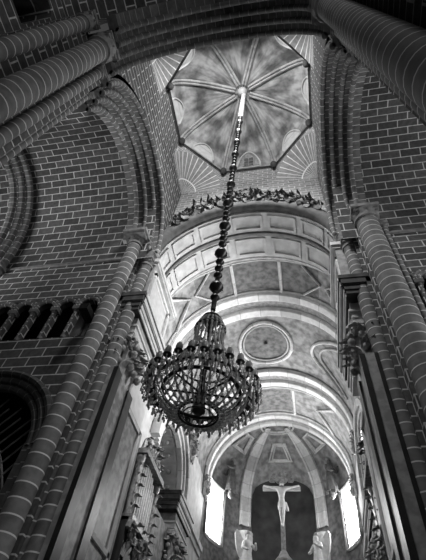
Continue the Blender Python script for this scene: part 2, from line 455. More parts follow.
# drum with eight little windows, then the ribbed dome
ZD = 20.3
drum = struct('wall_lantern_drum', MB().grid([[octv(HZ, ZR + 0.08, k % 8), octv(HZ, ZD, k % 8)] for k in range(9)]), 'drum')
b = MB(); P = []; U = []
ZB = 22.25
def domept(k, f):   # f 0 at springing .. 1 at boss
    r = HZ * math.cos(f * PI / 2) ; z = ZD + (ZB - ZD) * math.sin(f * PI / 2) ** 0.9
    return octv(max(r, 0.02), z, k)
for k in range(8):
    rows = []
    for j in range(15):
        a = Vector(domept(k, j / 14)); c = Vector(domept(k + 1, j / 14)); rows.append([a.lerp(c, i / 6) for i in range(7)])
    b.grid(rows, [[(k * 3 + i / 3, j / 5) for i in range(7)] for j in range(15)])
struct('ceiling_lantern', b, 'dome')
vault = thing('dome_ribs', (0, YC, ZB), 'eight pale ribs meeting at a round boss in the lantern dome', 'vault ribs')
for k in range(8):
    pts = [Vector(domept(k, j / 14)) for j in range(14)]
    pts = [p - Vector((p.x, p.y - YC, 0)) * 0.02 - Vector((0, 0, 0.06)) for p in pts]
    bb = MB()
    for off in (-0.06, 0.06):
        d = Vector((pts[0].x, pts[0].y - YC, 0)).normalized(); sd = Vector((-d.y, d.x, 0)) * off
        bb.tube([p + sd for p in pts], 0.055, 8)
    bb.build('rib', 'rib', vault)
MB().lathe([(0.05, -0.25), (0.12, -0.18), (0.2, -0.05), (0.22, 0.05), (0.2, 0.12)], (0, YC, ZB - 0.08), 20).build('boss', 'marble', vault)
for k in range(8):
    nxt = (k + 1) % 8
    def web(u, f, off=0.03):
        a = Vector(domept(k, f)); c = Vector(domept(k + 1, f)); p = a.lerp(c, 0.5 + u / 2); d = Vector((p.x, p.y - YC, 0)).normalized()
        return p - d * off - Vector((0, 0, off * 0.7))
    where = ['far right', 'far', 'far left', 'left', 'near left', 'near', 'near right', 'right'][k]
    root = thing('lunette', web(0, 0.02), 'round-headed lunette at the foot of the %s web of the lantern dome' % where, 'lunette', 'lunettes of the lantern dome')
    U_ = 0.46; F_ = 0.26 if k == 1 else 0.2
    pts = [(-U_, 0.01), (U_, 0.01)] + [(U_ * math.cos(PI * i / 14), 0.06 + F_ * math.sin(PI * i / 14)) for i in range(15)]
    bb = MB(); bb.tube([web(u, f) for u, f in pts], 0.045, 6, closed=True); bb.build('frame', 'marble', root)
    bb = MB(); bb.grid([[web(U_ * u, 0.01 + (0.05 + F_ * math.sqrt(max(0, 1 - u * u))) * q / 4, 0.02) for q in range(5)] for u in [-1 + i / 6 for i in range(13)]])
    bb.build('reveal', 'carved' if k == 1 else 'white', root)  # white carries the daylight on the reveals, the far one stays darker
    if k == 1:
        bb = MB(); bb.grid([[web(0.2 * u, 0.04 + 0.18 * q / 3, 0.045) for q in range(4)] for u in (-1, -0.33, 0.33, 1)]); bb.build('pane', 'crest', root)
        bb = MB()
        for u in (-1, 0, 1): bb.tube([web(0.2 * u, 0.04 + 0.18 * q / 3, 0.055) for q in range(4)], 0.02, 5)
        for q in range(4): bb.tube([web(0.2 * u, 0.04 + 0.18 * q / 3, 0.055) for u in (-1, 0, 1)], 0.02, 5)
        bb.build('glazing_bars', 'grey', root)

# ------------------------------------------------------------------ crossing arches
def crossing_arch(axis, a0, z0, d0, sgn, label, mat='vous', rolls='vous', n_ord=4, R0=2.75, R1=2.05, depth=1.02):
    root = thing('crossing_arch', (d0, a0, z0) if axis == 'X' else (a0, d0, z0), label, 'arch', 'great arches of the crossing')
    st = (R0 - R1) / n_ord; dd = depth / n_ord
    for i in range(n_ord):
        ro = R0 - st * i; dn = d0 + sgn * dd * i
        b = MB(); b.arc(axis, a0, z0, [(dn, ro + 0.1), (dn, ro - st + 0.05), (dn + sgn * 0.05, ro - st), (dn + sgn * (dd + 0.05), ro - st), (dn + sgn * (dd + 0.05), ro + 0.1)], n=56, closed=True); b.build('arch_order', mat, root)
        b = MB(); cr = 0.08; cc = (dn + sgn * 0.01, ro - st + 0.03)
        b.arc(axis, a0, z0, [(cc[0] + cr * math.cos(2 * PI * q / 10), cc[1] + cr * math.sin(2 * PI * q / 10)) for q in range(10)], n=56, closed=True); b.build('roll_moulding', rolls, root)
    return root
crossing_arch('X', YC, 13.4, -HZ, -1, 'moulded stone arch on the left opening into the dark transept')
crossing_arch('X', YC, 13.4, HZ, 1, 'moulded stone arch on the right opening into the brick transept')
crossing_arch('Y', 0, 13.4, 1.6, -1, 'dark nearest arch overhead across the top of the picture', 'vous_shade', 'vous_shade', 4, 2.8, 2.2, 1.2)
for s in (-1,):    # the far rib inside the left transept vault
    root = thing('transept_rib', (s * 7.4, 4.25, 12.5), 'jointed triple rib crossing the dark left transept vault at the picture edge', 'arch')
    for i in range(3):
        b = MB(); r = 2.42 - 0.16 * i; x = s * (7.95 + 0.24 * i)
        P = []; U = []
        for k in range(41):
            t = PI * k / 40; row = []
            for q in range(9):
                aa = 2 * PI * q / 8; rr = r - 0.1 + 0.12 * math.cos(aa); row.append((x + 0.13 * math.sin(aa), 4.25 + rr * math.cos(t), 12.5 + (rr + 1.5) * math.sin(t) ** 0.92))
            P.append(row); U.append([(q * 0.1, 3.2 * t) for q in range(9)])
        b.grid(P, U); b.build('roll_moulding', 'vous', root)
    for y in (1.95, 6.6): MB().box(s * 7.75, s * 8.65, y - 0.32, y + 0.12, 12.36, 12.52).box(s * 7.85, s * 8.55, y - 0.22, y + 0.12, 12.1, 12.36).build('corbel', 'cap', root)

# ------------------------------------------------------------------ piers
def shaft(root, x, y, r, z1, capw, mat='shaft', caph=0.5, leafy=False):
    MB().lathe([(r * 1.35, 0), (r * 1.35, 0.25), (r * 1.1, 0.4), (r, 0.5), (r, z1 - caph)], (x, y, 0), 24).build('shaft', mat, root)
    b = MB(); b.lathe([(r * 1.2, -caph - 0.08), (r * 1.22, -caph), (r, -caph + 0.03), (r * 1.02, -caph * 0.75), (r * 1.35, -0.2)], (x, y, z1), 16)
    w = capw / 2
    b.box(x - w * 0.86, x + w * 0.86, y - w * 0.86, y + w * 0.86, z1 - 0.24, z1 - 0.15)
    b.box(x - w, x + w, y - w, y + w, z1 - 0.15, z1)
    if caph > 0.4:
        for k in range(8):
            a = PI / 4 * k; b.leaf((x + r * math.cos(a), y + r * math.sin(a), z1 - caph), (0, 0, 1), (math.cos(a), math.sin(a), 0), caph * 0.5, r * 0.7, 0.3)
    b.build('capital', 'cap', root)
for s in (-1, 1):
    nm = SIDE[s]
    root = thing('compound_pier', (s * 3.6, 6.9, 0), 'clustered stone pier of banded shafts at the far %s corner of the crossing' % nm, 'pier', 'clustered piers of the crossing')
    MB().box(s * 3.06, s * 3.74, 7.3, 8.4, 0, 13.4).box(s * 3.3, s * 3.74, 6.9, 7.3, 0, 13.4).build('core', 'brick', root)
    shaft(root, s * (3.43 if s < 0 else 3.76), 6.6, 0.21 if s < 0 else 0.31, 13.6, 0.8)
    shaft(root, s * (3.08 if s < 0 else 3.2), 7.12, 0.185, 12.95, 0.46, 'thinshaft', 0.35)
    shaft(root, s * (3.3 if s < 0 else 3.46), 7.05, 0.06, 13.0, 0.18, 'thinshaft', 0.25)
    if s > 0: shaft(root, s * 4.14, 6.66, 0.11, 13.0, 0.3, 'thinshaft', 0.3)
    root = thing('compound_pier', (s * 3.0, 1.4, 0), 'clustered stone pier of thick and thin shafts rising %s' % ('from the left edge of the picture' if s < 0 else 'from the right edge of the picture'), 'pier', 'clustered piers of the crossing')
    MB().box(s * 3.0, s * 4.2, 0.2, 1.75, 0, 13.4).build('core', 'brick', root)
    shaft(root, s * 2.72, 0.98, 0.26, 13.5, 0.66)
    shaft(root, s * 2.98, 1.5, 0.13, 13.5, 0.34, 'thinshaft', 0.3)
    shaft(root, s * 3.2, 1.75, 0.095, 13.35, 0.26, 'thinshaft', 0.28)
    shaft(root, s * 3.36, 1.94, 0.085, 13.2, 0.24, 'thinshaft', 0.26)
    shaft(root, s * 2.9, 0.38, 0.16, 13.5, 0.42)
# triforium colonnettes and their arch mouldings
for s in (-1, 1):
    for k in range(NG[s]):
        xc = s * (4.06 + 0.655 * k)
        root = thing('gallery_arch', (xc, 6.68, 9.05), 'dark round-headed gallery opening in the %s transept wall, %s from the pier' % (SIDE[s], ['first', 'second', 'third', 'fourth', 'fifth', 'sixth'][k]), 'arch', 'gallery openings of the %s transept' % SIDE[s])
        b = MB()
        for r in (0.29, 0.37):
            b.arc('Y', xc, 10.25, [(6.66 + 0.05 * math.cos(2 * PI * q / 8), r + 0.045 * math.sin(2 * PI * q / 8)) for q in range(8)], n=18, closed=True)
        b.build('archivolt', 'vous', root)
        b = MB(); xx = xc + s * 0.3275
        b.lathe([(0.07, 0), (0.07, 0.08), (0.05, 0.12), (0.05, 0.95), (0.08, 1.08)], (xx, 6.72, 9.05), 10); b.box(xx - 0.11, xx + 0.11, 6.62, 6.85, 10.12, 10.26)
        b.build('colonnette', 'thinshaft', root)
tag(MB().box(-3.85, -3.62, 6.1, 6.6, 9.42, 9.62).build('projecting_block', 'iron'), 'short dark block sticking out beside the left far pier', 'block')
# low chapel arch with an iron lattice
for s in (-1,):
    root = thing('chapel_arch', (s * 5.35, 6.6, 0), 'wide dark round arch low in the %s transept wall with lattice inside' % SIDE[s], 'arch')
    for i, r in enumerate((1.5, 1.66, 1.82)):
        b = MB(); b.arc('Y', s * 5.35, 6.0, [(6.72 - 0.06 * i + 0.09 * math.cos(2 * PI * q / 8), r + 0.09 * math.sin(2 * PI * q / 8)) for q in range(8)], n=30, closed=True)
        for x in (-r, r): b.box(s * 5.35 + x - 0.08, s * 5.35 + x + 0.08, 6.66 - 0.06 * i, 6.8, 0, 6.0)
        b.build('archivolt', 'vous_shade', root)
    b = MB()
    for k in range(-8, 9):
        for sg in (-1, 1):
            pts = [(s * 5.35 + 0.3 * k + sg * (q * 0.16 + 0.1 * math.sin(q * 0.5)), 6.95, 3.2 + q * 0.26) for q in range(17)]
            pts = [p for p in pts if (abs(p[0] - s * 5.35) < 1.45 and (p[2] < 6.0 or math.hypot(p[0] - s * 5.35, p[2] - 6) < 1.45))]
            if len(pts) > 2: b.tube(pts, 0.022, 5)
    b.build('lattice', 'cap', root)

# ------------------------------------------------------------------ chancel: walls, vault, apse
YA = 20.9
for s in (-1, 1):
    wl = struct('wall_%s_chancel' % SIDE[s], MB().box(s * 3.72, s * 4.6, 7.6, YA, 8.6, 13.3), 'marble')
    cut(wl, [arch_prism('X', 14.6, 8.6, 1.75, 10.03, *( (5, 3) if s > 0 else (-5, -3)))])
    struct('wall_%s_chancel_lower' % SIDE[s], MB().box(s * 3.75, s * 4.6, 7.6, YA + 0.1, 0, 8.6), 'mottled')
    struct('wall_%s_chancel_outer' % SIDE[s], MB().box(s * 4.62, s * 4.9, 7.5, 21.2, 9.0, 14), 'marble')
b = MB(); b.arc('Y', 0, VS, [(9.6 + 0.57 * k, VR) for k in range(21)], n=48); struct('ceiling_chancel', b, 'fresco')
# apse wall: half cylinder with two tall windows left open
def apx(a, r=VR): return (r * math.cos(a), YA + r * math.sin(a))
b = MB(); wa0, wa1, wz0, wz1 = R(8), R(34.5), 10.85, 13.65
angs = [0, wa0] + [wa0 + (wa1 - wa0) * i / 4 for i in range(1, 5)] + [wa1 + (PI - 2 * wa1) * i / 24 for i in range(1, 25)] + [PI - wa1 + (wa1 - wa0) * i / 4 for i in range(1, 5)] + [PI]
zs = [0, wz0, wz1, 13.9]
for i in range(len(angs) - 1):
    for j in range(3):
        am = (angs[i] + angs[i + 1]) / 2
        if j == 1 and (wa0 < am < wa1 or PI - wa1 < am < PI - wa0): continue
        p, q = apx(angs[i]), apx(angs[i + 1])
        b.add([(p[0], p[1], zs[j]), (q[0], q[1], zs[j]), (q[0], q[1], zs[j + 1]), (p[0], p[1], zs[j + 1])], [(0, 1, 2, 3)])
struct('wall_apse', b, 'frescodark')
AZ = 13.9
def apd(a, e, r=VR): return (r * math.cos(e) * math.cos(a), YA + r * math.cos(e) * math.sin(a), AZ + 2.95 * (r / VR) * math.sin(e))
b = MB(); b.grid([[apd(PI * i / 40, PI / 2 * j / 20) for i in range(41)] for j in range(21)]); struct('ceiling_apse', b, 'fresco')
for n_, s in ((1, -1), (2, 1)):
    f0, f1 = (wa0, wa1) if s > 0 else (PI - wa1, PI - wa0)
    a = [f0 + (f1 - f0) * i / 6 for i in range(7)]
    root = bpy.data.objects.new('window_%d' % n_, None); C.objects.link(root); root.location = (*apx((f0 + f1) / 2), wz0); root['kind'] = 'structure'
    b = MB(); b.grid([[(*apx(t, VR + 0.12), z) for t in a] for z in (wz0, wz1)]); b.build('pane', 'pane', root)
    b = MB(); loop = [(*apx(t, VR - 0.03), wz0) for t in a] + [(*apx(t, VR - 0.03), wz1) for t in reversed(a)]
    b.tube(loop, 0.1, 6, closed=True); b.build('window_frame', 'marble', root)
    b = MB()
    for t in a[1:-1]: b.tube([(*apx(t, VR + 0.08), wz0), (*apx(t, VR + 0.08), wz1)], 0.012, 4)
    for k in range(1, 12): b.tube([(*apx(t, VR + 0.08), wz0 + (wz1 - wz0) * k / 12) for t in a], 0.012, 4)
    b.build('glazing_bars', 'grey', root)
# dark arched painting filling the middle of the apse
b = MB(); rows = []
hw = R(27.5)
for i in range(25):
    u = -1 + 2 * i / 24; a = PI / 2 + hw * u; top = 14.1 + 1.0 * math.sqrt(max(0, 1 - u * u)); row = []
    for j in range(13):
        z = 8.0 + (top - 8.0) * j / 12
        if z <= AZ: row.append((*apx(a, VR - 0.06), z))
        else:
            e = math.asin(min(1, (z - AZ) / 2.95)); row.append(apd(a, e, VR - 0.06))
    rows.append(row)
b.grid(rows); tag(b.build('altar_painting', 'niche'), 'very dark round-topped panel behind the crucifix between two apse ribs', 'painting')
# apse ribs
for s in (-1, 1):
    root = thing('apse_rib', (s * 1.95, 23.9, 8), 'broad pale rib curving up the %s side of the dark apse panel' % SIDE[s], 'vault rib')
    a0 = PI / 2 - s * R(34); a1 = PI / 2 - s * R(50)
    b = MB(); rows = []
    for j in range(-8, 21):
        row = []
        for q, (da, rr) in enumerate(((-0.085, VR), (-0.085, VR - 0.16), (-0.05, VR - 0.18), (-0.045, VR - 0.12), (0.045, VR - 0.12), (0.05, VR - 0.18), (0.085, VR - 0.16), (0.085, VR))):
            if j <= 0: x, y = apx(a0 + da, rr); row.append((x, y, AZ + j * 0.2))
            else:
                e = R(76) * j / 20; k = 1 / max(math.cos(e), 0.35); row.append(apd(a0 + da * min(k, 1.5), e, rr))
        rows.append(row)
    b.grid(rows, [[(q * 0.1, j * 0.25) for q in range(8)] for j in range(len(rows))]); b.build('rib', 'white', root)
    x, y = apx(a0, VR - 0.12)
    b = MB(); b.lathe([(0.3, 0), (0.3, 0.12), (0.36, 0.2), (0.42, 0.34), (0.42, 0.42)], (x, y, 11.5), 14); b.build('capital', 'marble', root)
    b = MB(); b.lathe([(0.27, 0), (0.25, 3.5)], (x, y, 8.0), 14); b.build('pilaster', 'marble', root)
# oculus and frames at the crown of the apse
root = thing('apse_oculus', (0, 21.6, 16.4), 'flattened round frame where the apse ribs meet under the last arch', 'frame')
for rr in (0.62, 0.8):
    b = MB(); pts = []
    for i in range(32):
        t = 2 * PI * i / 32; x = rr * math.cos(t) * 1.15; y = 0.62 + rr * math.sin(t) * 0.75
        q = math.sqrt(max(0, 1 - (x * x + y * y) / VR ** 2)); pts.append((x, YA + y, AZ + 2.95 * q - 0.05))
    b.tube(pts, 0.06, 6, closed=True); b.build('ring', 'white', root)
for k, (ac, dw) in enumerate(((PI / 2, 0.2), (PI / 2 + R(58), 0.16), (PI / 2 - R(58), 0.16))):
    b = MB()
    for sc in (1.0, 0.72):
        loop = [apd(ac + dw * sc * u / math.cos(e) * 0.6, e, VR - 0.06) for u, e in ((-1.5, R(41 + 7 * (1 - sc))), (1.5, R(41 + 7 * (1 - sc))), (0.75, R(59 - 5 * (1 - sc))), (-0.75, R(59 - 5 * (1 - sc))))]
        b.tube(loop, 0.08, 6, closed=True)
    tag(b.build('apse_panel_frame', 'white'), 'pale tapering panel frame in the apse vault, %s' % ['between the two ribs', 'left of the ribs', 'right of the ribs'][k], 'frame', 'panel frames of the apse vault')

# ------------------------------------------------------------------ chancel front arch and vault ribs
def pt(r, t, y): return (r * math.cos(t), y, VS + r * math.sin(t))
def vstrip(pts, r, wd, th):
    # raised strip along a polyline of (theta, y) on the vault
    b = MB(); b.tube([pt(r, t, y) for t, y in pts], wd, 6); return b
root = thing('chancel_arch', (0, 7.15, VS), 'large foremost chancel arch with dark rim and two rows of sunk panels', 'arch')
def aring(prof, name, mat, rt, n=64): b = MB(); b.arc('Y', 0, VS, prof, n=n, closed=True); return b.build(name, mat, rt)
aring([(7.0, 3.3), (6.98, 3.12), (7.04, 3.0), (7.14, 2.94), (7.3, 2.94), (7.4, 3.06), (7.4, 3.3)], 'rim_moulding', 'darkband', root)
aring([(7.4, 3.3), (7.4, 3.02), (8.2, 3.02), (8.2, 3.3)], 'soffit_band', 'marble', root)
aring([(8.2, 3.4), (8.18, 3.06), (8.26, 2.98), (8.36, 3.0), (8.5, 3.16), (8.5, 3.4)], 'inner_moulding', 'darkband', root)
aring([(8.5, 3.6), (8.5, 3.24), (9.5, 3.24), (9.5, 3.6)], 'soffit_band', 'marble', root)
aring([(9.5, 3.9), (9.48, 3.36), (9.6, 3.3), (9.75, 3.4), (9.8, 3.55), (9.85, 3.9)], 'rear_moulding', 'grey', root)
for (y0, y1, r, nn) in ((7.5, 8.12, 3.02, 7), (8.62, 9.4, 3.24, 7)):
    for i in range(nn):
        ta = PI * (i + 0.08) / nn; tb = PI * (i + 0.92) / nn; b = MB()
        e = 0.05
        for (u0, u1, v0, v1) in ((ta, tb, y0, y0 + 0.09), (ta, tb, y1 - 0.09, y1), (ta, ta + 0.03, y0, y1), (tb - 0.03, tb, y0, y1)):
            rows = [[pt(rr, u0 + (u1 - u0) * q / 6, yy) for rr, yy in ((r + 0.02, v0), (r - e, v0), (r - e, v1), (r + 0.02, v1))] for q in range(7)]
            b.grid(rows)
        b.build('panel_frame', 'marble', root)
for nmk, (ya, yb, lab) in enumerate(((11.75, 13.0, 'white double vault rib nearest behind the chandelier top'), (16.75, 17.9, 'white double vault rib beyond the oval fresco frame'), (20.4, 21.3, 'farthest white double arch framing the apse'))):
    root = thing('vault_rib', (0, ya, VS), lab, 'vault rib', 'white double ribs of the chancel vault')
    d = (yb - ya) / 2; h = 0.17
    aring([(ya, 3.95), (ya, VR - 0.05), (yb, VR - 0.05), (yb, 3.95)], 'soffit_band', 'carved', root)
    for y in (ya + 0.28 * d, yb - 0.28 * d):
        wv = 0.27 * d + 0.05
        aring([(y - wv, VR - 0.02), (y - wv, VR - h * 0.7), (y - wv * 0.72, VR - h), (y + wv * 0.72, VR - h), (y + wv, VR - h * 0.7), (y + wv, VR - 0.02)], 'rib_moulding', 'white', root)
        for off in (-1, 1):
            aring([(y + off * wv * 1.05 + 0.035 * math.cos(2 * PI * q / 8), VR - 0.06 + 0.035 * math.sin(2 * PI * q / 8)) for q in range(8)], 'edge_bead', 'marble', root)

# frames and painted fields between the ribs
RV = VR - 0.04
root = thing('fresco_frames', (0, 10.8, VS + VR), 'straight and lozenge frames over the painted bay behind the front arch', 'frame')
T0 = PI / 2
for (t, ) in ((-0.28,), (0.28,)):
    vstrip([(T0 + t, 10.0), (T0 + t, 11.65)], RV, 0.075, 0).build('bar', 'white', root)
for sg in (-1, 1):
    b = vstrip([(T0 + sg * 0.55, 10.05), (T0 + sg * 0.78, 10.8), (T0 + sg * 0.55, 11.6)], RV, 0.05, 0); b.build('chevron', 'marble', root)
    b = vstrip([(T0 + sg * 1.2, 9.95), (T0 + sg * 0.86, 10.8), (T0 + sg * 1.2, 11.7)], RV, 0.07, 0); b.build('chevron', 'white', root)
for y in (9.98, 11.62):
    vstrip([(0.15 + (PI - 0.3) * i / 40, y) for i in range(41)], RV, 0.045, 0).build('edge_strip', 'marble', root)
for (t0_, t1_) in ((-0.26, 0.26), (-0.75, -0.3), (0.3, 0.75)):
    b = MB(); b.arc('Y', 0, VS, [(10.1, VR - 0.012), (11.5, VR - 0.012)], T0 + t0_, T0 + t1_, 10); b.build('painted_field', 'frescodark', root)
root = thing('oval_frame', (0, 14.85, VS + VR), 'large pale oval ring with a small boss in the middle of the vault', 'frame')
for rt, ry, th, mt in ((0.345, 1.35, 0.085, 'white'), (0.295, 1.16, 0.04, 'marble')):
    b = MB(); b.tube([pt(RV, T0 - 0.0 + rt * math.cos(2 * PI * i / 48), 14.85 + ry * math.sin(2 * PI * i / 48)) for i in range(48)], th, 8, closed=True); b.build('ring', mt, root)
b = MB(); b.ball(pt(RV - 0.02, T0, 14.85), 0.1); b.build('boss', 'crest', root)
b = MB(); rows = [[pt(VR - 0.012, T0 + 0.3 * q / 5 * math.cos(2 * PI * i / 32), 14.85 + 1.18 * q / 5 * math.sin(2 * PI * i / 32)) for i in range(33)] for q in range(6)]; b.grid(rows); b.build('painted_field', 'frescodark', root)
for sg in (-1, 1):
    root = thing('curved_moulding', (sg * 3, 14.8, VS + 2), 'curved pale band framing the %s flank of the oval bay' % SIDE[sg], 'frame')
    t_ = T0 - sg * 1.0
    b = vstrip([(T0 - sg * (0.62 + 0.5 * (u / 10) ** 2), 14.85 + 0.155 * u) for u in range(-10, 11)], RV, 0.075, 0); b.build('outer_band', 'white', root)
    b = vstrip([(T0 - sg * (0.74 + 0.5 * (u / 10) ** 2), 14.85 + 0.135 * u) for u in range(-10, 11)], RV, 0.045, 0); b.build('inner_band', 'marble', root)
root = thing('end_bay_frames', (0, 19.2, VS + VR), 'square fresco frame flanked by bars in the vault bay before the apse arch', 'frame')
for tt in (-0.3, 0.3): vstrip([(T0 + tt, 18.15), (T0 + tt, 20.2)], RV, 0.075, 0).build('bar', 'white', root)
for y in (18.1, 20.25): vstrip([(0.15 + (PI - 0.3) * i / 40, y) for i in range(41)], RV, 0.05, 0).build('edge_strip', 'marble', root)
for sg in (-1, 1): vstrip([(T0 + sg * 0.95, 18.2), (T0 + sg * 0.66, 19.2), (T0 + sg * 0.95, 20.2)], RV, 0.07, 0).build('chevron', 'white', root)
b = MB(); b.arc('Y', 0, VS, [(18.3, VR - 0.012), (20.05, VR - 0.012)], T0 - 0.26, T0 + 0.26, 10); b.build('painted_field', 'frescodark', root)

# ------------------------------------------------------------------ chancel piers, capitals, entablatures
def acanthus_capital(root, x0, x1, y0, y1, z0, z1, s, mat='leaf'):
    # x0 is the face towards the chancel, leaves on the chancel face and on the crossing face
    b = MB(); h = z1 - z0
    b.box(x0, x1, y0, y1, z0, z1 - 0.14)
    b.box(x0 - s * 0.12, x1, y0 - 0.12, y1 + 0.12, z1 - 0.14, z1)
    b.box(x0 - s * 0.04, x1, y0 - 0.04, y1 + 0.04, z0 - 0.06, z0 + 0.03)
    n = 3; rnd = random.Random(3)
    for row, (zz, hh) in enumerate(((z0, 0.42 * h), (z0 + 0.3 * h, 0.42 * h), (z0 + 0.55 * h, 0.3 * h))):
        for i in range(n + row % 2):
            t = (i + 0.5) / (n + row % 2)
            b.leaf((x0, y0 + (y1 - y0) * t, zz), (0, rnd.uniform(-0.3, 0.3), 1), (-s, rnd.uniform(-0.4, 0.4), 0), hh, (y1 - y0) / n * 1.0, 0.8)
            b.leaf((x0 + (x1 - x0) * t, y0, zz), (rnd.uniform(-0.3, 0.3), 0, 1), (rnd.uniform(-0.4, 0.4), -1, 0), hh, abs(x1 - x0) / n * 1.0, 0.8)
            b.ball((x0 - s * 0.16, y0 + (y1 - y0) * t, zz + hh * 0.7), 0.1, 7, 5); b.ball((x0 + (x1 - x0) * t, y0 - 0.14, zz + hh * 0.7), 0.09, 7, 5)
    for yy, sg in ((y0, -1), (y1, 1)):
        b.scroll((x0 - s * 0.06, yy + sg * 0.02, z1 - 0.27), (0, sg, 0), (0, 0, 1), 0.2, 1.6, 0.06, 1)
        b.scroll((x0 - s * 0.02, yy - 0.05, z1 - 0.27), (-s, 0, 0), (0, 0, 1), 0.19, 1.6, 0.06, 1)
    b.build('capital', mat, root)
def entablature(root, xf, xb, y0, y1, z0, s):
    # stepped mouldings projecting towards the chancel (-s) and towards the crossing (-y); xf, y0 are the cornice lip
    def slab(name, mat, steps):
        b = MB()
        for (pz0, pz1, rx, ry) in steps: b.box(xf + s * rx, xb, y0 + ry, y1 - ry * 0.5, z0 + pz0, z0 + pz1)
        b.build(name, mat, root)
    slab('architrave', 'marble', ((0, 0.16, 0.2, 0.44), (0.16, 0.34, 0.17, 0.41), (0.34, 0.42, 0.12, 0.36)))
    slab('frieze', 'grey', ((0.42, 0.78, 0.19, 0.42),))
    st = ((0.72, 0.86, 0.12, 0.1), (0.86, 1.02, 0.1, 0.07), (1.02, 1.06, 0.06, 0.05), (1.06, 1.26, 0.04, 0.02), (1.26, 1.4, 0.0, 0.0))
    slab('cornice', 'cornice_dark', st)  # near-black colour stands in for the unlit crossing front
    b = MB()      # pale plates: chancel light put into the colour of the side face
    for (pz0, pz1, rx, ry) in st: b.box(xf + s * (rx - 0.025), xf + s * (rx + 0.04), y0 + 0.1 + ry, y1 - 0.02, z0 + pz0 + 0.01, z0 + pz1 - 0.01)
    b.build('lit_face_plate', 'marble', root)

